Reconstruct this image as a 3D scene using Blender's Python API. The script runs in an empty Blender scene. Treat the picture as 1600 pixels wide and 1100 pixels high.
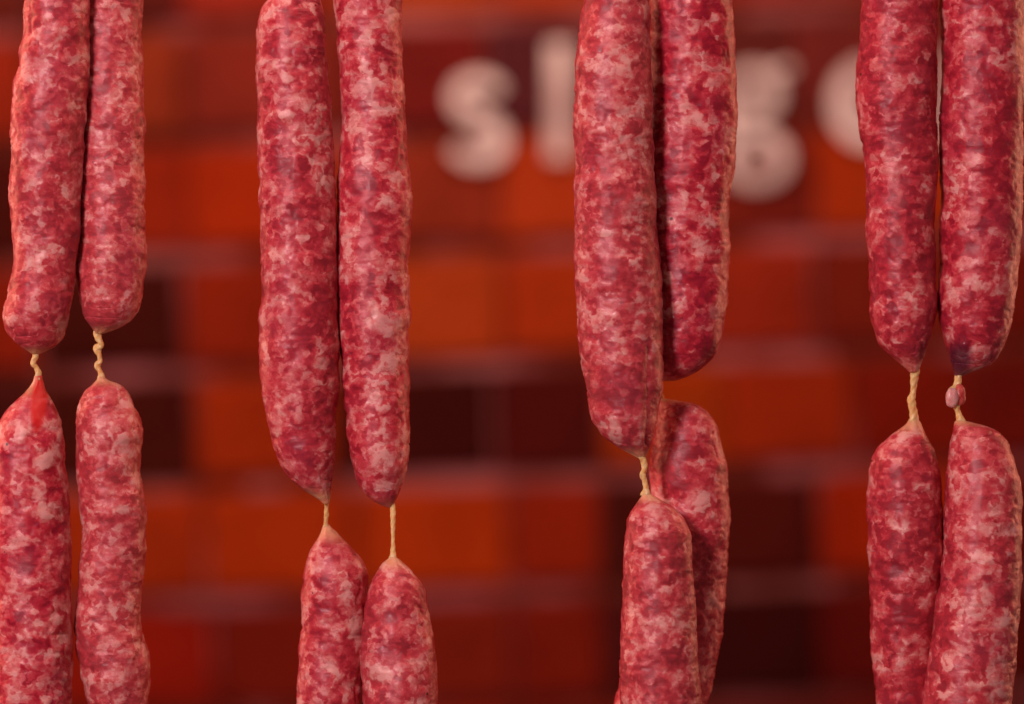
import bpy, bmesh, math, random
import numpy as np
from mathutils import Vector

# ---------------------------------------------------------------- scene, camera, light
S = bpy.context.scene
COL = S.collection
PPM = 4200.0            # photograph pixels per metre in the plane of the sausages
CAM_D = 1.2             # camera to sausages
WALL_D = 2.26           # camera to brick wall
ZC = 1.6                # height of the optical axis

cam_data = bpy.data.cameras.new('camera')
cam_data.sensor_width = 36.0
cam_data.lens = 36.0 * CAM_D / (1600.0 / PPM)
cam_data.clip_end = 60.0
cam_data.clip_start = 0.05
cam_data.dof.use_dof = True
cam_data.dof.focus_distance = CAM_D - 0.010
cam_data.dof.aperture_fstop = 3.6
cam = bpy.data.objects.new('camera', cam_data)
COL.objects.link(cam)
cam.location = (0, -CAM_D, ZC)
cam.rotation_euler = (math.radians(90), 0, 0)
S.camera = cam

W = bpy.data.worlds.new('World')
S.world = W
W.use_nodes = True
W.node_tree.nodes['Background'].inputs[0].default_value = (0.85, 0.56, 0.54, 1)
W.node_tree.nodes['Background'].inputs[1].default_value = 0.14

S.view_settings.view_transform = 'Standard'
S.view_settings.look = 'None'
S.view_settings.exposure = 0.0
S.view_settings.gamma = 1.0
S.view_settings.use_curve_mapping = False
S.render.engine = 'CYCLES'
S.cycles.use_denoising = True
S.cycles.max_bounces = 8

def area(name, loc, target, w, h, power, col, spread=180):
    d = bpy.data.lights.new(name, 'AREA')
    d.shape = 'RECTANGLE'
    d.size, d.size_y = w, h
    d.energy = power
    d.color = col
    d.spread = math.radians(spread)
    o = bpy.data.objects.new(name, d)
    COL.objects.link(o)
    o.location = loc
    o.rotation_euler = (Vector(target) - Vector(loc)).to_track_quat('-Z', 'Y').to_euler()
    return o

# cool soft light from the front, warm lamps behind the sausages on both sides, one lamp above
area('front_lamp', (-0.72, -1.35, ZC + 0.55), (0, 0, ZC), 0.26, 0.26, 22.5, (1.0, 0.725, 0.76))
area('rear_lamp', (-0.92, 0.30, ZC + 0.25), (0, 0, ZC), 0.45, 0.9, 3.2, (1.0, 0.37, 0.22), 120)
area('rear_lamp', (0.85, 0.46, ZC + 0.25), (0, 0, ZC), 0.45, 0.9, 2.1, (1.0, 0.35, 0.20), 120)
area('top_lamp', (0.0, -0.05, ZC + 0.75), (0, 0.0, ZC), 0.7, 0.3, 4.0, (1.0, 0.76, 0.62))
area('wall_lamp', (-0.08, 0.62, ZC + 0.60), (-0.05, 1.06, ZC + 0.10), 0.8, 0.12, 2.75, (1.0, 0.68, 0.40), 140)

# ---------------------------------------------------------------- helpers
def to_world(px, py, y):
    """point of the photograph at depth y (0 = plane of the sausages)"""
    k = (CAM_D + y) / CAM_D / PPM
    return Vector(((px - 800.0) * k, y, ZC + (550.0 - py) * k))

def pchip(xs, ys, x):
    xs = np.asarray(xs, float); ys = np.asarray(ys, float)
    h = np.diff(xs); d = np.diff(ys) / h
    m = np.zeros(len(xs))
    for i in range(1, len(xs) - 1):
        if d[i - 1] * d[i] > 0:
            w1 = 2 * h[i] + h[i - 1]; w2 = h[i] + 2 * h[i - 1]
            m[i] = (w1 + w2) / (w1 / d[i - 1] + w2 / d[i])
    m[0], m[-1] = d[0], d[-1]
    i = np.clip(np.searchsorted(xs, x) - 1, 0, len(xs) - 2)
    t = (x - xs[i]) / h[i]
    t2, t3 = t * t, t * t * t
    return ((2*t3 - 3*t2 + 1) * ys[i] + (t3 - 2*t2 + t) * h[i] * m[i]
            + (-2*t3 + 3*t2) * ys[i + 1] + (t3 - t2) * h[i] * m[i + 1])

def _hash(ix, iy, iz, seed):
    n = (ix * 73856093) ^ (iy * 19349663) ^ (iz * 83492791) ^ (seed * 2654435761)
    n = n & 0xffffffff
    n = ((n ^ (n >> 15)) * 2246822519) & 0xffffffff
    n = ((n ^ (n >> 13)) * 3266489917) & 0xffffffff
    return ((n ^ (n >> 16)) & 0xffff) / 32767.5 - 1.0

def vnoise(p, seed):
    """smooth value noise in -1..1, p is (n,3)"""
    i = np.floor(p).astype(np.int64); f = p - i
    u = f * f * f * (f * (f * 6 - 15) + 10)
    r = 0
    for dx in (0, 1):
        for dy in (0, 1):
            for dz in (0, 1):
                wgt = ((u[:, 0] if dx else 1 - u[:, 0]) * (u[:, 1] if dy else 1 - u[:, 1]) * (u[:, 2] if dz else 1 - u[:, 2]))
                r = r + wgt * _hash(i[:, 0] + dx, i[:, 1] + dy, i[:, 2] + dz, seed)
    return r

def link_mesh(name, verts, faces, mat, parent=None, loc=(0, 0, 0), smooth=True):
    me = bpy.data.meshes.new(name)
    me.from_pydata([tuple(v) for v in verts], [], faces)
    me.update()
    if smooth:
        me.polygons.foreach_set('use_smooth', [True] * len(me.polygons))
    me.materials.append(mat)
    o = bpy.data.objects.new(name, me)
    COL.objects.link(o)
    o.location = loc
    if parent is not None:
        o.parent = parent
    return o

class NT:
    """small helper for node trees"""
    def __init__(self, name):
        self.m = bpy.data.materials.new(name)
        self.m.use_nodes = True
        self.t = self.m.node_tree
        self.bsdf = self.t.nodes['Principled BSDF']
    def n(self, typ, **kw):
        nd = self.t.nodes.new(typ)
        for k, v in kw.items():
            setattr(nd, k, v)
        return nd
    def put(self, sock, v):
        if isinstance(v, bpy.types.NodeSocket):
            self.t.links.new(v, sock)
        elif v is not None:
            sock.default_value = v
    def math(self, op, a, b=None, clamp=False):
        nd = self.n('ShaderNodeMath', operation=op, use_clamp=clamp)
        self.put(nd.inputs[0], a); self.put(nd.inputs[1], b)
        return nd.outputs[0]
    def vmath(self, op, a, b=None):
        nd = self.n('ShaderNodeVectorMath', operation=op)
        self.put(nd.inputs[0], a); self.put(nd.inputs[1], b)
        return nd.outputs[0]
    def noise(self, vec, scale, detail=2.0, rough=0.5, out=0):
        nd = self.n('ShaderNodeTexNoise')
        self.put(nd.inputs['Vector'], vec)
        nd.inputs['Scale'].default_value = scale
        nd.inputs['Detail'].default_value = detail
        nd.inputs['Roughness'].default_value = rough
        return nd.outputs[out]
    def voro(self, vec, scale, feature='F1', smooth=None, rnd=1.0):
        nd = self.n('ShaderNodeTexVoronoi', feature=feature)
        self.put(nd.inputs['Vector'], vec)
        nd.inputs['Scale'].default_value = scale
        nd.inputs['Randomness'].default_value = rnd
        if smooth is not None:
            nd.inputs['Smoothness'].default_value = smooth
        return nd
    def ramp(self, fac, stops, interp='LINEAR'):
        nd = self.n('ShaderNodeValToRGB')
        cr = nd.color_ramp
        cr.interpolation = interp
        while len(cr.elements) < len(stops):
            cr.elements.new(0.5)
        for e, (p, c) in zip(cr.elements, stops):
            e.position = p
            e.color = (*c, 1) if len(c) == 3 else c
        self.put(nd.inputs[0], fac)
        return nd.outputs[0]
    def mix(self, fac, a, b, blend='MIX'):
        nd = self.n('ShaderNodeMix', data_type='RGBA', blend_type=blend)
        self.put(nd.inputs[0], fac)
        for s, v in ((nd.inputs[6], a), (nd.inputs[7], b)):
            self.put(s, (*v, 1) if isinstance(v, tuple) and len(v) == 3 else v)
        return nd.outputs[2]
    def maprange(self, v, a, b, c=0.0, d=1.0, smooth=True):
        nd = self.n('ShaderNodeMapRange')
        nd.interpolation_type = 'SMOOTHSTEP' if smooth else 'LINEAR'
        self.put(nd.inputs[0], v)
        for i, x in enumerate((a, b, c, d)):
            nd.inputs[i + 1].default_value = x
        return nd.outputs[0]

# ---------------------------------------------------------------- materials
def sausage_material():
    q = NT('raw_sausage')
    co = q.n('ShaderNodeTexCoord').outputs['Object']
    rnd = q.n('ShaderNodeObjectInfo').outputs['Random']
    off = q.n('ShaderNodeCombineXYZ')
    q.put(off.inputs[0], q.math('MULTIPLY', rnd, 3.7)); q.put(off.inputs[1], q.math('MULTIPLY', rnd, 9.1)); q.put(off.inputs[2], q.math('MULTIPLY', rnd, 5.3))
    p = q.vmath('ADD', co, off.outputs[0])
    sc = q.n('ShaderNodeVectorMath', operation='SCALE')
    q.put(sc.inputs[0], p); q.put(sc.inputs['Scale'], q.maprange(rnd, 0, 1, 0.72, 1.0, False))
    ps = q.vmath('MULTIPLY', sc.outputs[0], (1.0, 1.0, 1.12))
    w1 = q.vmath('MULTIPLY', q.vmath('SUBTRACT', q.noise(ps, 230, 2, 0.5, 1), (0.5, 0.5, 0.5)), (0.0055, 0.0055, 0.0055))
    w2 = q.vmath('MULTIPLY', q.vmath('SUBTRACT', q.noise(ps, 800, 2, 0.5, 1), (0.5, 0.5, 0.5)), (0.0018, 0.0018, 0.0018))
    pw = q.vmath('ADD', q.vmath('ADD', ps, w1), w2)
    sep = lambda c: q.n('ShaderNodeSeparateColor')
    v1 = q.voro(pw, 215, 'SMOOTH_F1', 0.38)
    s1 = sep(0); q.put(s1.inputs[0], v1.outputs['Color'])
    v2 = q.voro(pw, 470, 'SMOOTH_F1', 0.35)
    s2 = sep(0); q.put(s2.inputs[0], v2.outputs['Color'])
    big = q.noise(ps, 75, 2.0, 0.5)
    mid = q.noise(ps, 260, 4, 0.62)
    fine = q.noise(pw, 1000, 3, 0.6)
    f = q.math('MULTIPLY', s1.outputs[0], 0.33)
    f = q.math('ADD', f, q.math('MULTIPLY', s2.outputs[1], 0.28))
    f = q.math('ADD', f, q.math('MULTIPLY', big, 0.60))
    f = q.math('ADD', f, q.math('MULTIPLY', mid, 0.66))
    f = q.math('ADD', f, q.math('MULTIPLY', fine, 0.19))
    extra = q.n('ShaderNodeAttribute', attribute_name='fat').outputs['Fac']
    fat = q.math('ADD', q.math('SUBTRACT', f, 0.538), extra)          # about 0.47 on average
    colr = q.ramp(fat, [(0.25, (0.29, 0.006, 0.022)), (0.40, (0.44, 0.016, 0.036)), (0.50, (0.54, 0.045, 0.062)),
                        (0.60, (0.62, 0.13, 0.130)), (0.76, (0.74, 0.33, 0.295))])
    # per-sausage tone
    tone = q.maprange(rnd, 0, 1, 0.0, 0.16, False)
    colr = q.mix(tone, colr, (0.56, 0.20, 0.16))
    # purple grey clouding of the drying skin
    pur = q.maprange(q.noise(ps, 60, 2, 0.5), 0.52, 0.75, 0.0, 0.28)
    colr = q.mix(pur, colr, (0.36, 0.040, 0.075))
    # pepper specks
    sp = q.voro(p, 60, 'F1')
    spk = q.math('LESS_THAN', sp.outputs['Distance'], 0.035)
    colr = q.mix(q.math('MULTIPLY', spk, 0.85), colr, (0.03, 0.012, 0.012))
    at = q.n('ShaderNodeAttribute', attribute_name='zone')
    sz = q.n('ShaderNodeSeparateColor'); q.put(sz.inputs[0], at.outputs['Color'])
    colr = q.mix(sz.outputs[0], colr, (0.72, 0.38, 0.19))      # empty casing by the twist
    colr = q.mix(sz.outputs[1], colr, (0.065, 0.009, 0.024))   # bruise
    colr = q.mix(sz.outputs[2], colr, (0.62, 0.018, 0.015))    # blood spot
    q.put(q.bsdf.inputs['Base Color'], colr)
    # relief: lean shrinks, fat stands out, fine wrinkles run round the casing
    pz = q.vmath('MULTIPLY', p, (1.0, 1.0, 2.6))
    wr = q.noise(pz, 420, 3, 0.6)
    h = q.math('ADD', q.math('MULTIPLY', fat, 0.9), q.math('MULTIPLY', wr, 0.34))
    h = q.math('ADD', h, q.math('MULTIPLY', q.noise(p, 1500, 2, 0.6), 0.16))
    bp = q.n('ShaderNodeBump')
    bp.inputs['Strength'].default_value = 0.42
    bp.inputs['Distance'].default_value = 0.0008
    q.put(bp.inputs['Height'], h)
    q.put(q.bsdf.inputs['Normal'], bp.outputs[0])
    q.put(q.bsdf.inputs['Roughness'], q.maprange(q.noise(p, 300, 2), 0.3, 0.7, 0.30, 0.52))
    q.bsdf.inputs['Subsurface Weight'].default_value = 0.48
    q.bsdf.inputs['Subsurface Radius'].default_value = (1.0, 0.32, 0.18)
    q.bsdf.inputs['Subsurface Scale'].default_value = 0.0036
    q.bsdf.inputs['Specular IOR Level'].default_value = 0.18
    q.bsdf.inputs['Coat Weight'].default_value = 0.42
    q.bsdf.inputs['Coat Roughness'].default_value = 0.06
    cb = q.n('ShaderNodeBump')
    cb.inputs['Strength'].default_value = 1.0
    cb.inputs['Distance'].default_value = 0.00045
    q.put(cb.inputs['Height'], q.noise(q.vmath('MULTIPLY', p, (1.0, 1.0, 1.7)), 620, 3, 0.6))
    q.put(cb.inputs['Normal'], bp.outputs[0])
    q.put(q.bsdf.inputs['Coat Normal'], cb.outputs[0])
    return q.m

def casing_material():
    q = NT('twisted_casing')
    co = q.n('ShaderNodeTexCoord').outputs['Object']
    c = q.ramp(q.noise(co, 350, 3), [(0.30, (0.82, 0.42, 0.13)), (0.52, (0.90, 0.62, 0.24)), (0.75, (0.88, 0.55, 0.30))])
    q.put(q.bsdf.inputs['Base Color'], c)
    q.bsdf.inputs['Roughness'].default_value = 0.38
    q.bsdf.inputs['Transmission Weight'].default_value = 0.22
    q.bsdf.inputs['Subsurface Weight'].default_value = 0.6
    q.bsdf.inputs['Subsurface Radius'].default_value = (1.0, 0.6, 0.3)
    q.bsdf.inputs['Subsurface Scale'].default_value = 0.003
    bp = q.n('ShaderNodeBump'); bp.inputs['Strength'].default_value = 0.5; bp.inputs['Distance'].default_value = 0.0006
    q.put(bp.inputs['Height'], q.noise(co, 900, 2)); q.put(q.bsdf.inputs['Normal'], bp.outputs[0])
    return q.m

def brick_material():
    q = NT('old_red_brick')
    at = q.n('ShaderNodeAttribute', attribute_name='brick_colour')
    co = q.n('ShaderNodeTexCoord').outputs['Object']
    n1 = q.noise(co, 16, 4, 0.6)
    c = q.mix(q.maprange(n1, 0.35, 0.7, 0.0, 0.45), at.outputs['Color'], q.vmath('MULTIPLY', at.outputs['Color'], (0.5, 0.42, 0.40)))
    c = q.mix(q.maprange(q.noise(co, 70, 3), 0.5, 0.75, 0.0, 0.25), c, q.vmath('MULTIPLY', c, (1.5, 1.7, 1.6)))
    q.put(q.bsdf.inputs['Base Color'], c)
    q.bsdf.inputs['Roughness'].default_value = 0.9
    q.bsdf.inputs['Specular IOR Level'].default_value = 0.08
    bp = q.n('ShaderNodeBump'); bp.inputs['Distance'].default_value = 0.004; bp.inputs['Strength'].default_value = 0.7
    q.put(bp.inputs['Height'], q.noise(co, 120, 5, 0.65)); q.put(q.bsdf.inputs['Normal'], bp.outputs[0])
    return q.m

def mortar_material():
    q = NT('pink_grey_mortar')
    co = q.n('ShaderNodeTexCoord').outputs['Object']
    c = q.ramp(q.noise(co, 9, 3), [(0.47, (0.12, 0.016, 0.010)), (0.62, (0.36, 0.095, 0.10))])
    q.put(q.bsdf.inputs['Base Color'], c)
    q.bsdf.inputs['Roughness'].default_value = 0.95
    q.bsdf.inputs['Specular IOR Level'].default_value = 0.08
    return q.m

def paint_material():
    q = NT('off_white_letter')
    co = q.n('ShaderNodeTexCoord').outputs['Object']
    c = q.ramp(q.noise(co, 25, 3), [(0.38, (0.50, 0.31, 0.31)), (0.62, (0.82, 0.60, 0.60))])
    q.put(q.bsdf.inputs['Base Color'], c)
    q.bsdf.inputs['Roughness'].default_value = 0.6
    return q.m

def lump_material(name, a, b):
    q = NT(name)
    co = q.n('ShaderNodeTexCoord').outputs['Object']
    q.put(q.bsdf.inputs['Base Color'], q.ramp(q.noise(co, 300, 3), [(0.35, a), (0.65, b)]))
    q.bsdf.inputs['Roughness'].default_value = 0.35
    q.bsdf.inputs['Subsurface Weight'].default_value = 0.5
    q.bsdf.inputs['Subsurface Radius'].default_value = (1.0, 0.4, 0.25)
    q.bsdf.inputs['Subsurface Scale'].default_value = 0.003
    return q.m
M_FATLUMP = lump_material('pale_fat_lump', (0.62, 0.22, 0.20), (0.76, 0.42, 0.38))
M_REDLUMP = lump_material('red_meat_lump', (0.46, 0.03, 0.03), (0.62, 0.14, 0.10))
M_SAUSAGE = sausage_material()
M_CASING = casing_material()
M_BRICK = brick_material()
M_MORTAR = mortar_material()
M_LETTER = paint_material()
q = NT('pale_mortar')
q.put(q.bsdf.inputs['Base Color'], q.ramp(q.noise(q.n('ShaderNodeTexCoord').outputs['Object'], 14, 3), [(0.35, (0.17, 0.036, 0.032)), (0.64, (0.36, 0.110, 0.115))]))
q.bsdf.inputs['Roughness'].default_value = 0.95
q.bsdf.inputs['Specular IOR Level'].default_value = 0.08
M_PALE = q.m

# ---------------------------------------------------------------- brick wall
WPM = PPM * CAM_D / WALL_D          # photograph pixels per metre at the wall
WALL_Y = WALL_D - CAM_D
TILT = math.radians(1.7)            # the courses rise slightly to the right
def lin(c):
    return tuple((v / 255 / 12.92 if v < 10.3 else ((v / 255 + 0.055) / 1.055) ** 2.4) for v in c)

# per course: list of (right end, colour as it would look in plain light)
ROWS = {
    -1: [(60, (95, 30, 25)), (300, (80, 24, 22)), (545, (150, 45, 32)), (790, (172, 66, 30)), (1030, (165, 60, 30)), (1275, (150, 48, 35)), (1520, (150, 55, 45))],
    0: [(60, (95, 30, 25)), (300, (82, 24, 24)), (545, (150, 42, 32)), (790, (172, 66, 28)), (1030, (168, 60, 30)), (1275, (150, 42, 35)), (1520, (140, 50, 45)), (1800, (120, 35, 25))],
    1: [(60, (150, 38, 18)), (300, (138, 48, 26)), (545, (125, 38, 30)), (775, (104, 22, 24)), (1030, (72, 30, 42)), (1250, (82, 30, 32)), (1520, (105, 36, 36)), (1800, (110, 30, 25))],
    2: [(60, (66, 12, 8)), (300, (150, 36, 12)), (545, (168, 43, 6)), (785, (138, 45, 28)), (1030, (176, 58, 20)), (1280, (112, 28, 20)), (1520, (168, 50, 10)), (1800, (120, 25, 12))],
    3: [(60, (140, 30, 10)), (285, (52, 8, 6)), (545, (142, 34, 10)), (790, (172, 62, 20)), (1030, (170, 52, 12)), (1275, (148, 38, 18)), (1520, (112, 26, 14)), (1800, (100, 16, 8))],
    4: [(60, (56, 12, 12)), (300, (58, 11, 7)), (520, (160, 45, 6)), (765, (46, 4, 5)), (935, (66, 8, 8)), (1130, (160, 52, 4)), (1330, (152, 40, 8)), (1520, (118, 18, 4)), (1800, (100, 12, 6))],
    5: [(60, (130, 25, 8)), (310, (172, 50, 8)), (545, (176, 52, 5)), (790, (178, 54, 4)), (935, (142, 32, 8)), (1030, (58, 10, 8)), (1270, (66, 10, 7)), (1520, (170, 38, 2)), (1800, (90, 12, 6))],
    6: [(60, (130, 22, 8)), (320, (152, 24, 8)), (545, (115, 22, 10)), (790, (124, 28, 14)), (935, (118, 22, 8)), (1030, (62, 12, 18)), (1265, (42, 3, 4)), (1520, (92, 10, 7)), (1800, (80, 10, 6))],
    7: [(60, (120, 20, 8)), (300, (140, 24, 8)), (545, (160, 30, 10)), (790, (165, 36, 12)), (1030, (120, 24, 12)), (1275, (90, 14, 8)), (1520, (120, 14, 7)), (1800, (80, 10, 6))],
}
PERIOD, J0, MORT, MORT_V = 179.0, -149.0, 22.0, 5.0      # course height, top joint, joint width
wall = bpy.data.objects.new('brick_wall', None)
COL.objects.link(wall)
wall.location = (0, WALL_Y, ZC)
wall.rotation_euler = (0, -TILT, 0)
wall['label'] = 'old red and orange brick wall with pale pink joints behind the sausages'
wall['category'] = 'wall'
def wpt(px, py, y=0.0):
    return ((px - 800.0) / WPM, y, (550.0 - py) / WPM)

rng = random.Random(5)
bm = bmesh.new()
cl = bm.loops.layers.float_color.new('brick_colour')
def add_brick(x0, x1, y0, y1, colour):
    j = lambda: rng.uniform(-3, 3)
    a = wpt(x0 + MORT_V / 2 + j(), y1 - MORT / 2 + j()); b = wpt(x1 - MORT_V / 2 + j(), y0 + MORT / 2 + j())
    out = -rng.uniform(0.004, 0.008)
    bv = 0.004
    def ring(ins, y):
        return [bm.verts.new((a[0] + ins, y, a[2] + ins)), bm.verts.new((b[0] - ins, y, a[2] + ins)),
                bm.verts.new((b[0] - ins, y, b[2] - ins)), bm.verts.new((a[0] + ins, y, b[2] - ins))]
    r0, r1, r2 = ring(0, 0.03), ring(0, out + bv), ring(bv, out)
    fs = [bm.faces.new(r2)]
    for p, q in ((r0, r1), (r1, r2)):
        for k in range(4):
            fs.append(bm.faces.new((p[k], p[(k + 1) % 4], q[(k + 1) % 4], q[k])))
    for f in fs:
        for l in f.loops:
            l[cl] = (*colour, 1)
GREYS = [(120, 30, 15), (150, 40, 12), (70, 12, 9), (165, 55, 15), (105, 28, 20), (135, 32, 15)]
for r in range(-7, 15):
    y0 = J0 + PERIOD * r; y1 = y0 + PERIOD
    cuts = ROWS.get(r)
    if cuts:
        x = -190 if True else 0
        for xe, c in cuts:
            c = tuple(v * 0.80 + m * 0.20 for v, m in zip(c, (118, 33, 14)))
            add_brick(x, xe, y0, y1, lin(c)); x = xe
        right, left = x, -190
    else:
        right = left = 310 + (122 if r % 2 else 0)
    while right < 3200:
        wdt = rng.choice((245, 245, 490)); add_brick(right, right + wdt, y0, y1, lin(rng.choice(GREYS))); right += wdt
    while left > -1600:
        wdt = rng.choice((245, 245, 490)); add_brick(left - wdt, left, y0, y1, lin(rng.choice(GREYS))); left -= wdt
bmesh.ops.recalc_face_normals(bm, faces=bm.faces)
me = bpy.data.meshes.new('brick_courses'); bm.to_mesh(me); bm.free()
me.materials.append(M_BRICK)
bo = bpy.data.objects.new('brick_courses', me); COL.objects.link(bo); bo.parent = wall
a = wpt(-1650, 2600); b = wpt(3250, -1300)
V = [(a[0], 0, a[2]), (b[0], 0, a[2]), (b[0], 0, b[2]), (a[0], 0, b[2]), (a[0], .2, a[2]), (b[0], .2, a[2]), (b[0], .2, b[2]), (a[0], .2, b[2])]
F = [(0, 1, 2, 3), (5, 4, 7, 6), (4, 0, 3, 7), (1, 5, 6, 2), (3, 2, 6, 7), (4, 5, 1, 0)]
link_mesh('mortar', V, F, M_MORTAR, wall, smooth=False)
V, F = [], []                       # stretches of joint repointed with a paler mortar
for xa, xb, course in ((640, 930, 5), (205, 305, 4), (200, 300, 5), (750, 885, 6), (215, 330, 3), (1120, 1290, 6), (1160, 1300, 4), (690, 800, 4), (640, 800, 1), (1180, 1330, 1), (1240, 1300, 5), (380, 440, 5), (250, 330, 6)):
    yj = J0 + PERIOD * course + 4
    x0, _, z0 = wpt(xa, yj + MORT / 2 - 3); x1, _, z1 = wpt(xb, yj - MORT / 2 + 3)
    n = len(V)
    V += [(x0, -0.0035, z0), (x1, -0.0035, z0), (x1, -0.0035, z1), (x0, -0.0035, z1), (x0, 0.02, z0), (x1, 0.02, z0), (x1, 0.02, z1), (x0, 0.02, z1)]
    F += [tuple(n + i for i in f) for f in ((0, 1, 2, 3), (4, 0, 3, 7), (1, 5, 6, 2), (3, 2, 6, 7), (4, 5, 1, 0))]
link_mesh('pale_repointing', V, F, M_PALE, wall, smooth=False)

# ---------------------------------------------------------------- white letters on the wall: s l a g e r
def stroke(bm, pts, widths, y_front, thick=0.006, closed=False):
    """a solid bar along a path given in photograph pixels on the wall"""
    n = len(pts)
    P = [np.array(p, float) for p in pts]
    vs = []
    for i in range(n):
        if closed:
            d = P[(i + 1) % n] - P[i - 1]
        else:
            d = P[min(i + 1, n - 1)] - P[max(i - 1, 0)]
        d = d / (np.linalg.norm(d) + 1e-9)
        nn = np.array((-d[1], d[0])) * widths[i] / 2
        row = []
        for s, y in ((1, y_front), (-1, y_front), (-1, y_front + thick), (1, y_front + thick)):
            q = P[i] + nn * s
            row.append(bm.verts.new(wpt(q[0], q[1], y)))
        vs.append(row)
    for i in range(n if closed else n - 1):
        p, q = vs[i], vs[(i + 1) % n]
        for k in range(4):
            bm.faces.new((p[k], p[(k + 1) % 4], q[(k + 1) % 4], q[k]))
    if not closed:
        bm.faces.new(vs[0]); bm.faces.new(vs[-1][::-1])

def arc(cx, cy, rx, ry, a0, a1, n=28):
    return [(cx + rx * math.cos(math.radians(a0 + (a1 - a0) * i / n)), cy + ry * math.sin(math.radians(a0 + (a1 - a0) * i / n))) for i in range(n + 1)]

def untilt(pts):
    """photograph position -> position in the tilted wall's own frame"""
    c, s = math.cos(TILT), math.sin(TILT)
    return [(800 + (x - 800) * c - (y - 550) * s, 550 + (x - 800) * s + (y - 550) * c) for x, y in pts]

LETTER_GROUP = 'white letters of the lettering on the brick wall'
def letter(label, strokes, at, k):
    b2 = bmesh.new()
    for i, (pts, w, closed) in enumerate(strokes):
        pts = [(at[0] + (x - at[0]) * k, at[1] + (y - at[1]) * k) for x, y in pts]
        ww = [w] * len(pts) if not isinstance(w, (list, tuple)) else list(np.interp(np.linspace(0, 1, len(pts)), np.linspace(0, 1, len(w)), w))
        stroke(b2, untilt(pts), [v * 0.82 for v in ww], -0.015 - 0.0008 * i, closed=closed)
    bmesh.ops.recalc_face_normals(b2, faces=b2.faces)
    me = bpy.data.meshes.new('letter'); b2.to_mesh(me); b2.free()
    me.materials.append(M_LETTER)
    o = bpy.data.objects.new('letter', me); COL.objects.link(o)
    o.location = wall.location; o.rotation_euler = wall.rotation_euler
    o['label'] = label; o['category'] = 'letter'; o['group'] = LETTER_GROUP
    return o

s_pts = arc(748, 148, 36, 26, -15, -180, 14) + arc(748, 148, 36, 32, -180, -265, 8)[1:] + arc(748, 228, 36, 36, -85, 10, 10) + arc(746, 230, 38, 26, 15, 165, 14)[1:]
letter('blurred off-white letter s on the brick wall, leftmost of the lettering', [(s_pts, [24, 28, 38, 31, 25], False)], (747, 188), 0.90)
letter('tall off-white letter l on the brick wall, right of the letter s', [([(873, 66), (873, 160), (872, 254)], 42, False)], (874, 158), 0.95)
letter('off-white two-storey letter g on the brick wall, its tail lowest of the lettering',
       [(arc(1174, 143, 36, 34, 0, 345, 30), 28, True), (arc(1180, 254, 44, 36, 0, 345, 30), 28, True),
        ([(1140, 176), (1128, 196), (1142, 216)], 24, False), ([(1205, 112), (1226, 102), (1238, 104)], 15, False)], (1176, 196), 0.93)
letter('round off-white letter e on the brick wall, right of the letter g',
       [(arc(1354, 163, 47, 56, 5, -305, 34), 36, False), ([(1312, 168), (1398, 168)], 18, False)], (1354, 163), 0.95)
letter('off-white letter r behind the slit between the two rightmost sausages',
       [([(1484, 84), (1484, 236)], 44, False), (arc(1546, 130, 44, 36, 180, 320, 14), 40, False)], (1484, 160), 1.00)

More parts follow.
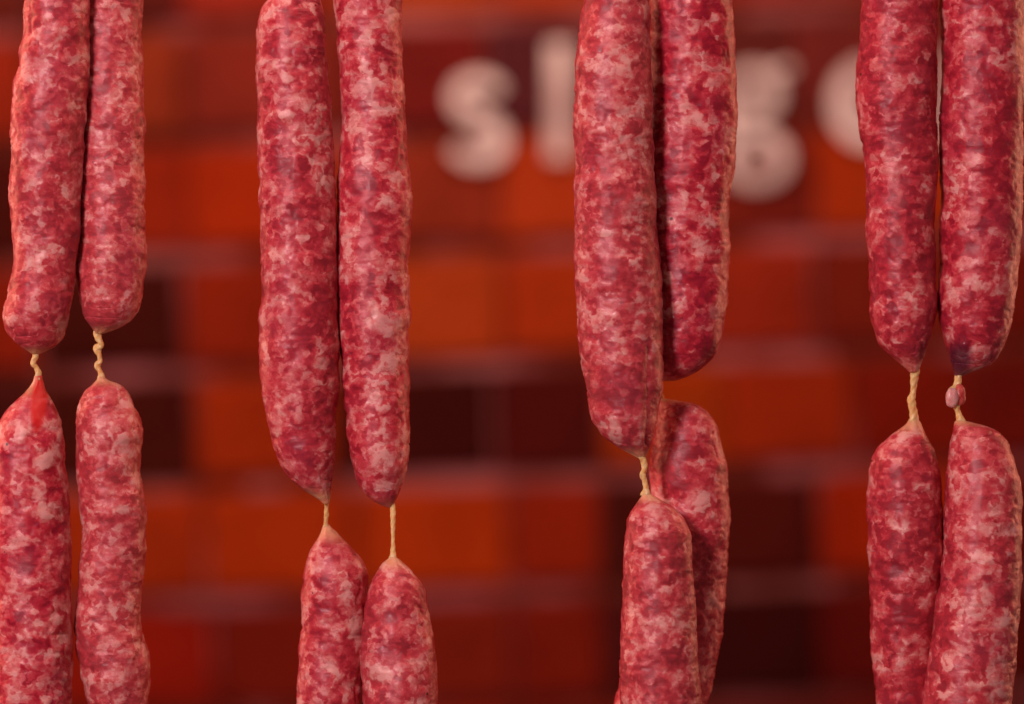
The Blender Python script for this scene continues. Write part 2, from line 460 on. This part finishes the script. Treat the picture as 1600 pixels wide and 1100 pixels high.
# ---------------------------------------------------------------- sausages
GROUP = 'raw sausages hanging in linked strings'
def sausage(label, rows, d0, d1, seed, top_cap=None, bottom_cap=None, red=0, bruise=0, crease=None, lump=1.0, tips='both', fat=0.0, patches=()):
    """rows: (y, left, right) of the skin in photograph pixels; d0/d1: depth in mm at the top and the bottom"""
    rows = sorted(rows)
    if top_cap:                                     # rounded end outside the picture
        y0, l0, r0 = rows[0]; c, h = (l0 + r0) / 2, (r0 - l0) / 2
        ext = [(y0 - top_cap * math.sin(t), c - h * math.cos(t) ** 0.8, c + h * math.cos(t) ** 0.8) for t in (0.3, 0.6, 0.9, 1.15, 1.35, 1.5)]
        rows = sorted(ext) + rows
    if bottom_cap:
        y0, l0, r0 = rows[-1]; c, h = (l0 + r0) / 2, (r0 - l0) / 2
        s = (rows[-1][1] + rows[-1][2] - rows[-2][1] - rows[-2][2]) / 2 / max(1, rows[-1][0] - rows[-2][0])
        ext = [(y0 + k, l0 + s * k, r0 + s * k) for k in (40, 80)]
        yb = y0 + 80; cb = c + s * 80
        ext += [(yb + bottom_cap * math.sin(t), cb - h * math.cos(t) ** 0.8, cb + h * math.cos(t) ** 0.8) for t in (0.3, 0.6, 0.9, 1.15, 1.35, 1.5)]
        rows = rows + ext
    R = np.array(rows, float)
    ya, yb = R[0, 0], R[-1, 0]
    # denser rings near the two ends
    base = np.arange(ya, yb, 2.6)
    ends = np.concatenate((np.linspace(ya, ya + 40, 34), np.linspace(yb - 40, yb, 34)))
    ys = np.unique(np.round(np.concatenate((base, ends)), 2))
    xl, xr = pchip(R[:, 0], R[:, 1], ys), pchip(R[:, 0], R[:, 2], ys)
    cx = (xl + xr) / 2; hw = np.maximum((xr - xl) / 2, 1.0)
    dep = np.interp(ys, (ya, yb), (d0, d1)) / 1000.0
    k = (CAM_D + dep) / CAM_D / PPM
    NA = 128
    th = np.linspace(0, 2 * math.pi, NA, endpoint=False)
    X = cx[:, None] + hw[:, None] * np.sin(th)
    Y = dep[:, None] * PPM - np.minimum(hw, 64)[:, None] * np.cos(th)
    Z = np.repeat(ys[:, None], NA, 1)
    pts = np.stack((X, Y, Z), -1).reshape(-1, 3)
    # lumps of the filling pressing through the casing
    amp = np.clip((hw - 6) / 34, 0, 1)[:, None]
    n1 = vnoise(pts / np.array((34, 34, 26)), seed).reshape(len(ys), NA)
    n2 = vnoise(pts / np.array((15, 15, 11)), seed + 11).reshape(len(ys), NA)
    n3 = vnoise(pts / np.array((7.5, 7.5, 5)), seed + 23).reshape(len(ys), NA)
    disp = amp * lump * (1.9 * n1 + 1.0 * n2 + 0.35 * n3)
    disp += amp * 2.0 * vnoise(pts / np.array((70, 70, 60)), seed + 50).reshape(len(ys), NA)
    pleat = (np.clip((36 - hw) / 26, 0, 1) * np.clip((hw - 3) / 8, 0, 1))[:, None]
    disp += pleat * 1.5 * vnoise(np.stack((3.4 * np.sin(th)[None, :] + 0 * Z, 3.4 * np.cos(th)[None, :] + 0 * Z, Z / 40), -1).reshape(-1, 3), seed + 60).reshape(len(ys), NA)   # gathered casing
    disp -= amp * 1.7 * np.clip(np.abs(vnoise(pts / np.array((40, 40, 14)), seed + 31).reshape(len(ys), NA)) * -9 + 1, 0, 1)   # thin creases round the skin
    if crease:
        y0, y1, x_at = crease
        s = np.clip((x_at - cx) / hw, -0.98, 0.98)
        t0 = np.arcsin(s)[:, None]
        fade = (np.clip((ys - y0) / 200, 0, 1) * np.clip((y1 - ys) / 30, 0, 1))[:, None]
        dt = (th[None, :] - t0 + math.pi) % (2 * math.pi) - math.pi
        disp -= fade * (2.5 * np.exp(-(dt / 0.12) ** 2) + 4.0 * np.clip(dt / 0.1, 0, 1) * np.exp(-np.clip(dt, 0, 9) * 2.0))
    X = X + disp * np.sin(th); Y = Y - disp * np.cos(th)
    wx = (X - 800) * k[:, None]; wz = ZC + (550 - Z) * k[:, None]; wy = Y / PPM
    verts = np.stack((wx, wy, wz), -1).reshape(-1, 3)
    org = np.array(((cx[0] - 800) * k[0], dep[0], ZC + (550 - ya) * k[0]))
    nr = len(ys)
    top = np.array([[(cx[0] - 800) * k[0], dep[0], ZC + (550 - ya + 0.6) * k[0]]])
    bot = np.array([[(cx[-1] - 800) * k[-1], dep[-1], ZC + (550 - yb - 0.6) * k[-1]]])
    verts = np.concatenate((verts, top, bot)) - org
    faces = []
    for i in range(nr - 1):
        a0 = i * NA; b0 = a0 + NA
        for j in range(NA):
            j2 = (j + 1) % NA
            faces.append((a0 + j, b0 + j, b0 + j2, a0 + j2))
    it, ib = nr * NA, nr * NA + 1
    for j in range(NA):
        j2 = (j + 1) % NA
        faces.append((it, j, j2)); faces.append((ib, (nr - 1) * NA + j2, (nr - 1) * NA + j))
    o = link_mesh('sausage', verts.tolist(), faces, M_SAUSAGE, loc=tuple(org))
    # where the casing is empty, bruised or blood-red
    zone = np.zeros((nr * NA + 2, 4), np.float32); zone[:, 3] = 1
    wob = (0.5 + 0.5 * vnoise(pts / 9.0, seed + 40))
    neck = np.clip((30 - hw) / 24, 0, 1)[:, None]
    neck = neck * neck * (3 - 2 * neck)
    if tips in ('top', 'none'):
        neck = np.where((ys > (ya + yb) / 2)[:, None], neck * 0.3, neck)
    if tips in ('bottom', 'none'):
        neck = np.where((ys < (ya + yb) / 2)[:, None], neck * 0.3, neck)
    zone[:nr * NA, 0] = np.clip(neck * (0.55 + 0.6 * wob.reshape(nr, NA)), 0, 0.95).reshape(-1)
    zone[nr * NA:, 0] = 0.9
    if bruise:
        bx, by, brx, bry = bruise
        e = ((X - bx) / brx) ** 2 + ((Z - by) / bry) ** 2
        e = e + 0.35 * (wob.reshape(nr, NA) - 0.5)
        zone[:nr * NA, 1] = (0.88 * np.clip(1.25 - e * 0.8, 0, 1) * (np.cos(th) > -0.3)[None, :]).reshape(-1)
    if red:
        bx, by, brx, bry = red
        e = ((X - bx) / brx) ** 2 + ((Z - by) / bry) ** 2
        zone[:nr * NA, 2] = (0.95 * np.clip(1.55 - e - 0.3 * (wob.reshape(nr, NA) - 0.5), 0, 1) * (np.cos(th) > -0.3)[None, :]).reshape(-1)
    at = o.data.attributes.new('zone', 'FLOAT_COLOR', 'POINT')
    at.data.foreach_set('color', zone.reshape(-1))
    ft = np.full((nr, NA), fat)
    for bx, by, brx, bry, amount in [(*p[:4], p[4] * 0.65) for p in patches]:        # places where more fat or more lean meat lies under the skin
        e = ((X - bx) / brx) ** 2 + ((Z - by) / bry) ** 2 + 0.8 * (wob.reshape(nr, NA) - 0.5)
        ft = ft + amount * np.clip(1.4 - e, 0, 1) * (np.cos(th) > -0.3)[None, :]
    fa = o.data.attributes.new('fat', 'FLOAT', 'POINT')
    fa.data.foreach_set('value', np.concatenate((ft.reshape(-1), (fat, fat))).astype(np.float32))
    o['label'] = label; o['category'] = 'sausage'; o['group'] = GROUP
    return o

def twist(parent, path, depth, seed, turns=0.26, lobes=0.14, label=None):
    """twisted empty casing that joins a sausage to the one above; path: (x, y, width) in photograph pixels"""
    P = np.array(path, float)
    t = np.concatenate(([0], np.cumsum(np.hypot(np.diff(P[:, 0]), np.diff(P[:, 1])))))
    s = np.linspace(0, t[-1], int(t[-1] / 0.8) + 2)
    px, py, w = (pchip(t, P[:, i], s) for i in range(3))
    d = np.interp(s, (0, t[-1]), depth) / 1000.0
    NA = 28
    org = parent.location
    verts, faces = [], []
    for i in range(len(s)):
        j0, j1 = max(0, i - 1), min(len(s) - 1, i + 1)
        tx, ty = px[j1] - px[j0], py[j1] - py[j0]
        L = math.hypot(tx, ty); nx, ny = ty / L, -tx / L
        k = (CAM_D + d[i]) / CAM_D / PPM
        for j in range(NA):
            a = 2 * math.pi * j / NA
            r = 0.9 * w[i] / 2 * (1 + lobes * math.cos(2 * a - turns * s[i]) + 0.07 * math.sin(3 * a + s[i] * 0.5 + seed))
            u = r * math.sin(a); v = -r * math.cos(a)
            verts.append(((px[i] + nx * u - 800) * k - org[0], d[i] + v / PPM - org[1], ZC + (550 - (py[i] + ny * u)) * k - org[2]))
    for i in range(len(s) - 1):
        for j in range(NA):
            j2 = (j + 1) % NA
            faces.append((i * NA + j, (i + 1) * NA + j, (i + 1) * NA + j2, i * NA + j2))
    faces.append(tuple(range(NA))); faces.append(tuple(range((len(s) - 1) * NA, len(s) * NA))[::-1])
    o = link_mesh('casing_twist', verts, faces, M_CASING, parent)
    if label:
        o['label'] = label
    return o

def blob(name, parent, px, py, rx, ry, depth, mat, seed, label=None):
    b2 = bmesh.new()
    bmesh.ops.create_icosphere(b2, subdivisions=4, radius=1)
    c = to_world(px, py, depth / 1000.0)
    po = Vector((0, 0, 0)); q = parent
    while q is not None:
        po = po + q.location; q = q.parent
    vs = np.array([v.co[:] for v in b2.verts])
    n = vnoise(vs * 1.7 + 9, seed)
    for v, e in zip(b2.verts, n):
        f = 1 + 0.13 * e
        v.co = (v.co.x * rx / PPM * f + c.x - po.x, v.co.y * rx / PPM * f + c.y - po.y, v.co.z * ry / PPM * f + c.z - po.z)
    me = bpy.data.meshes.new(name); b2.to_mesh(me); b2.free()
    me.polygons.foreach_set('use_smooth', [True] * len(me.polygons))
    me.materials.append(mat)
    o = bpy.data.objects.new(name, me); COL.objects.link(o); o.parent = parent
    if label:
        o['label'] = label
    return o

# first string from the left
s1 = sausage('mottled pink sausage at top left corner, overlapping the sausage to its right',
    [(-60, 40, 140), (0, 38, 139), (50, 36, 140), (100, 28, 139), (130, 21, 138), (200, 17, 134), (250, 18, 130), (300, 16, 127), (350, 18, 126), (400, 21, 121),
     (430, 18, 118), (460, 12, 114), (490, 6, 109), (510, 8, 104), (530, 20, 96), (542, 34, 84), (549, 45, 70), (553, 50, 62)], -7, -3, 1, top_cap=60, tips='bottom', fat=0.02)
s2 = sausage('darker red sausage half hidden behind the top left one, ending in a beaded twist',
    [(-60, 122, 226), (0, 120, 223), (50, 117, 220), (100, 119, 223), (150, 120, 224), (190, 122, 229), (220, 121, 226), (300, 119, 225), (350, 119, 225), (400, 119, 229), (430, 119, 227),
     (460, 122, 223), (480, 126, 218), (495, 131, 209), (508, 140, 195), (516, 146, 178), (521, 149, 163)], 8, 4, 2, top_cap=60, tips='bottom')
s3 = sausage('pale lower left sausage with a bright red stain at its neck, cut by the frame',
    [(587, 54, 66), (593, 53, 67), (600, 50, 69), (610, 42, 72), (620, 31, 78), (630, 20, 84), (640, 10, 88), (660, -2, 95), (680, -8, 100), (700, -12, 102), (750, -14, 105),
     (850, -16, 109), (950, -15, 112), (1050, -14, 114), (1100, -14, 113)], -3, -2, 3, bottom_cap=60, red=(65, 626, 11, 46), tips='top', fat=0.03, patches=((40, 650, 26, 30, 0.16), (92, 670, 8, 40, 0.15)))
s4 = sausage('knobbly wavy pale pink sausage at lower left, bulging near its bottom',
    [(588, 154, 162), (594, 151, 168), (600, 145, 184), (610, 133, 197), (620, 127, 205), (640, 121, 213), (665, 118, 222), (680, 118, 224), (700, 117, 222), (740, 118, 220), (770, 122, 225),
     (800, 124, 229), (850, 127, 229), (890, 125, 227), (930, 122, 222), (960, 117, 221), (980, 115, 220), (1000, 118, 225), (1030, 122, 233), (1060, 126, 234), (1080, 132, 233), (1100, 136, 232)], 4, 4, 4, bottom_cap=60, lump=1.3, tips='top', fat=0.05, patches=((172, 665, 26, 36, 0.14), (200, 800, 18, 30, 0.14)))
twist(s3, [(54, 545, 16), (56, 554, 10), (53, 563, 9), (52, 568, 11), (57, 575, 8), (60, 583, 10), (60, 592, 13), (59, 602, 15)], (-3, -3), 1)
twist(s4, [(155, 512, 18), (152, 522, 12), (155, 531, 11), (158, 538, 10), (152, 545, 13), (155, 555, 9), (156, 564, 8), (152, 571, 10), (156, 580, 9), (158, 588, 11), (159, 598, 16)], (4, 4), 2, label='beaded twist of pale casing')
# second string
s5 = sausage('thick sausage left of the narrow slit, its shoulder rounded at the top edge',
    [(-32, 465, 486), (-30, 455, 492), (-24, 440, 497), (-12, 432, 501), (0, 419, 503), (10, 411, 504), (20, 406, 505), (50, 400, 507), (100, 399, 511), (150, 401, 518), (200, 403, 521), (250, 405, 522), (300, 405, 525),
     (400, 406, 527), (450, 406, 527), (510, 403, 529), (550, 404, 530), (600, 408, 530), (650, 416, 527), (700, 427, 524), (730, 440, 521), (750, 456, 518), (765, 474, 516.5), (775, 490, 516), (782, 500, 515), (787, 505, 514)], -2, -2, 5, tips='bottom', fat=0.0, patches=((470, 160, 40, 60, 0.08), (440, 50, 30, 30, -0.03)))
s6 = sausage('long pink sausage right of the narrow slit, its tip on a long straight thread',
    [(-60, 520, 628), (0, 521, 628), (50, 525, 629), (100, 528, 629), (150, 530, 633), (200, 533, 634), (250, 529, 635), (290, 526, 641), (340, 525, 643), (380, 525, 641), (450, 525, 639), (500, 526, 641),
     (550, 531, 641), (600, 536, 641), (650, 540, 641), (700, 545, 640), (730, 551, 637), (750, 558, 632), (770, 570, 625), (783, 584, 619), (790, 598, 614), (793, 606, 612)], 4, 1, 6, top_cap=60, tips='none', fat=0.03, patches=((575, 130, 45, 110, 0.11), (588, 490, 24, 26, 0.18), (590, 420, 40, 40, -0.08), (600, 600, 34, 30, 0.05)))
s7 = sausage('short lower sausage with a pointed top, left of the one on the long thread',
    [(818, 506, 513), (824, 504, 518), (832, 501, 527), (840, 497, 534), (850, 491, 543), (860, 486, 553), (870, 481, 562), (880, 478, 568), (890, 475.5, 573), (900, 474, 576), (940, 471, 575), (1000, 468, 572), (1050, 466, 569), (1100, 463, 567)],
    3, 4, 7, bottom_cap=60, tips='top', fat=0.05, patches=((500, 885, 24, 36, 0.14),))
s8 = sausage('lower sausage with a rounded pale top, hanging from the long straight thread',
    [(870, 610, 618), (874, 606, 624), (880, 598, 631), (890, 590, 642), (900, 583, 650), (910, 577, 658), (930, 572, 667), (960, 568, 671), (1000, 566, 677), (1050, 565, 682), (1100, 566, 684)], -1, -5, 8, bottom_cap=60, tips='top', fat=0.04, patches=((620, 888, 30, 16, 0.16), (600, 930, 24, 30, 0.1)))
twist(s7, [(511, 766, 8), (509, 780, 11), (510, 788, 9), (510, 796, 7), (510, 806, 8), (509, 818, 8), (509, 828, 12)], (-2, 3), 3)
twist(s8, [(611, 778, 8), (613, 788, 9), (614, 798, 9), (614, 815, 7.5), (614, 840, 7), (614, 858, 8), (614, 867, 10), (614, 876, 16)], (1, -1), 4, turns=0.1, lobes=0.12)
# third string
s9 = sausage('big sausage with a lengthwise crease at its lower end, right of the letter l',
    [(-50, 930, 1008), (-25, 918, 1012), (0, 912, 1014), (20, 909, 1015), (50, 905, 1016), (100, 899, 1018), (150, 898, 1020), (200, 896, 1021), (250, 897, 1021), (300, 897, 1024), (350, 897, 1028), (400, 898, 1030), (450, 899, 1034), (500, 902, 1036),
     (550, 907, 1037), (600, 915, 1035), (650, 923, 1029), (670, 933, 1026), (688, 951, 1021), (698, 965, 1017), (706, 979, 1013), (712, 990, 1010), (716, 997, 1008)], -9, -10, 9, top_cap=60, crease=(420, 712, 1008), tips='bottom', fat=-0.01, patches=((950, 190, 40, 40, 0.09), (960, 280, 40, 40, -0.06)))
s10 = sausage('sausage ending bluntly without visible twist, behind the creased big one, beside letter g',
    [(-60, 1016, 1142), (0, 1014, 1144), (50, 1012, 1147), (100, 1011, 1151), (150, 1009, 1153), (200, 1007, 1152), (250, 1006, 1149), (300, 1005, 1143), (350, 1005, 1138), (370, 1005, 1140), (400, 1005, 1140), (450, 1005, 1138), (480, 1006, 1136),
     (500, 1010, 1133), (520, 1010, 1130), (550, 1011, 1120), (570, 1014, 1105), (582, 1018, 1088), (590, 1022, 1070), (595, 1026, 1054)], 6.5, 8, 10, top_cap=60, tips='none', fat=-0.01, patches=((1080, 330, 30, 22, 0.12), (1070, 70, 30, 40, 0.1)))
s11 = sausage('lower sausage in front of another, hanging under the creased big one',
    [(769, 1005, 1013), (775, 1002, 1022), (781, 997, 1034), (790, 990, 1050), (800, 985, 1062), (820, 979, 1073), (840, 976, 1080), (870, 974, 1083), (900, 972, 1084), (950, 970, 1087), (1000, 969, 1090), (1050, 969, 1092), (1100, 970, 1094)],
    -12, -13, 11, bottom_cap=60, tips='top', patches=((1050, 965, 28, 24, 0.2), (1040, 800, 30, 24, 0.06), (985, 970, 12, 60, 0.08)))
s12 = sausage('curved lower sausage behind another, its broad rounded top right of the creased sausage',
    [(622, 1029, 1036), (626, 1028, 1058), (630, 1028, 1082), (638, 1027, 1099), (650, 1026, 1111), (665, 1024, 1121), (680, 1021, 1126), (700, 1018, 1131), (730, 1015, 1137), (750, 1015, 1139), (780, 1017, 1141), (800, 1018, 1142), (850, 1017, 1140),
     (900, 1014, 1136), (950, 1010, 1133), (1000, 1000, 1127), (1050, 977, 1117), (1080, 967, 1109), (1100, 962, 1103)], 13, 16, 12, bottom_cap=60, tips='top', fat=0.01, patches=((1085, 780, 20, 24, 0.16), (1060, 730, 20, 30, -0.06)))
twist(s11, [(996, 694, 20), (1000, 708, 15), (1006, 722, 11), (1007, 732, 9), (1004, 741, 12), (1007, 751, 8), (1009, 762, 11), (1009, 774, 18)], (-10, -12), 5)
twist(s12, [(1026, 588, 20), (1028, 598, 10), (1029, 610, 9), (1032, 620, 10), (1033, 630, 14)], (14, 15), 6)
# fourth string
s13 = sausage('dark red sausage left of the slit in the rightmost pair, pointed at its bottom',
    [(-60, 1345, 1466), (0, 1344, 1465), (50, 1343, 1464), (80, 1341, 1463.5), (120, 1338, 1463), (160, 1339, 1463), (200, 1344, 1464.5), (250, 1351, 1466), (300, 1353, 1464), (350, 1353, 1460), (400, 1355, 1461), (450, 1358, 1464), (480, 1359, 1465),
     (500, 1362, 1462), (520, 1367, 1457), (540, 1377, 1450), (555, 1391, 1445), (567, 1405, 1440), (577, 1416, 1436), (582, 1421, 1433)], 0, 0, 13, top_cap=60, tips='none', fat=-0.08, patches=((1405, 255, 22, 22, 0.14), (1440, 280, 10, 30, 0.14)))
s14 = sausage('sausage at top right with large white fat patches and a dark purple tip',
    [(-60, 1471, 1601), (0, 1470, 1601), (50, 1470, 1601), (100, 1472, 1601), (150, 1471, 1600), (200, 1468, 1599), (250, 1468, 1598), (300, 1470, 1597), (350, 1469, 1596), (400, 1468, 1594), (450, 1466, 1588), (500, 1468, 1582),
     (520, 1470, 1577), (540, 1476, 1570), (560, 1484, 1558), (572, 1488, 1543), (580, 1490, 1524), (587, 1492, 1505)], 2, 2, 14, top_cap=60, bruise=(1495, 566, 20, 36), tips='none', fat=-0.045, patches=((1530, 425, 44, 62, 0.16), (1520, 70, 22, 18, 0.12), (1565, 320, 18, 22, 0.18), (1520, 230, 40, 40, -0.05)))
s15 = sausage('dark lower sausage with a cone-shaped top, partly covered by the lower right one',
    [(655, 1420, 1434), (660, 1417, 1438), (670, 1405, 1442), (680, 1392, 1447), (690, 1381, 1453), (700, 1372, 1458), (720, 1363, 1464), (750, 1357, 1471), (800, 1356, 1475), (850, 1356, 1476), (900, 1358, 1474), (950, 1359, 1471), (1000, 1361, 1468),
     (1050, 1363, 1465), (1100, 1367, 1463)], 2, 11, 15, bottom_cap=60, tips='top', fat=-0.045, patches=((1410, 850, 40, 80, -0.05),))
s16 = sausage('pink lower right sausage leaning left, hanging below the small round lump',
    [(657, 1494, 1506), (661, 1492, 1522), (665, 1491, 1538), (672, 1489, 1554), (680, 1488, 1565), (690, 1486, 1573), (710, 1483, 1581), (740, 1479, 1590), (780, 1476, 1595), (820, 1475, 1597), (860, 1473, 1598), (900, 1468, 1597), (950, 1462, 1594), (1000, 1456, 1590),
     (1050, 1448, 1585), (1100, 1441, 1580)], 0, -8, 16, bottom_cap=60, tips='top', fat=-0.015)
twist(s15, [(1433, 562, 12), (1430, 580, 14), (1428, 595, 12), (1427, 612, 11), (1424, 624, 14), (1426, 638, 12), (1428, 650, 15), (1428, 664, 20)], (0, 2), 7, turns=0.12, lobes=0.12)
t16 = twist(s16, [(1500, 578, 16), (1497, 590, 12), (1496, 601, 12), (1494, 610, 24), (1493, 622, 28), (1494, 633, 17), (1496, 642, 10), (1500, 654, 13), (1502, 664, 20)], (2, 0), 8, turns=0.1, lobes=0.12)
blob('fat_lump', t16, 1488, 621, 10.5, 16.0, -1.2, M_FATLUMP, 3, 'small round pink lump of filling caught in the casing')
blob('fat_lump', t16, 1499, 617, 10.0, 17.0, 0, M_REDLUMP, 8, 'narrow red lump of filling caught in the casing')
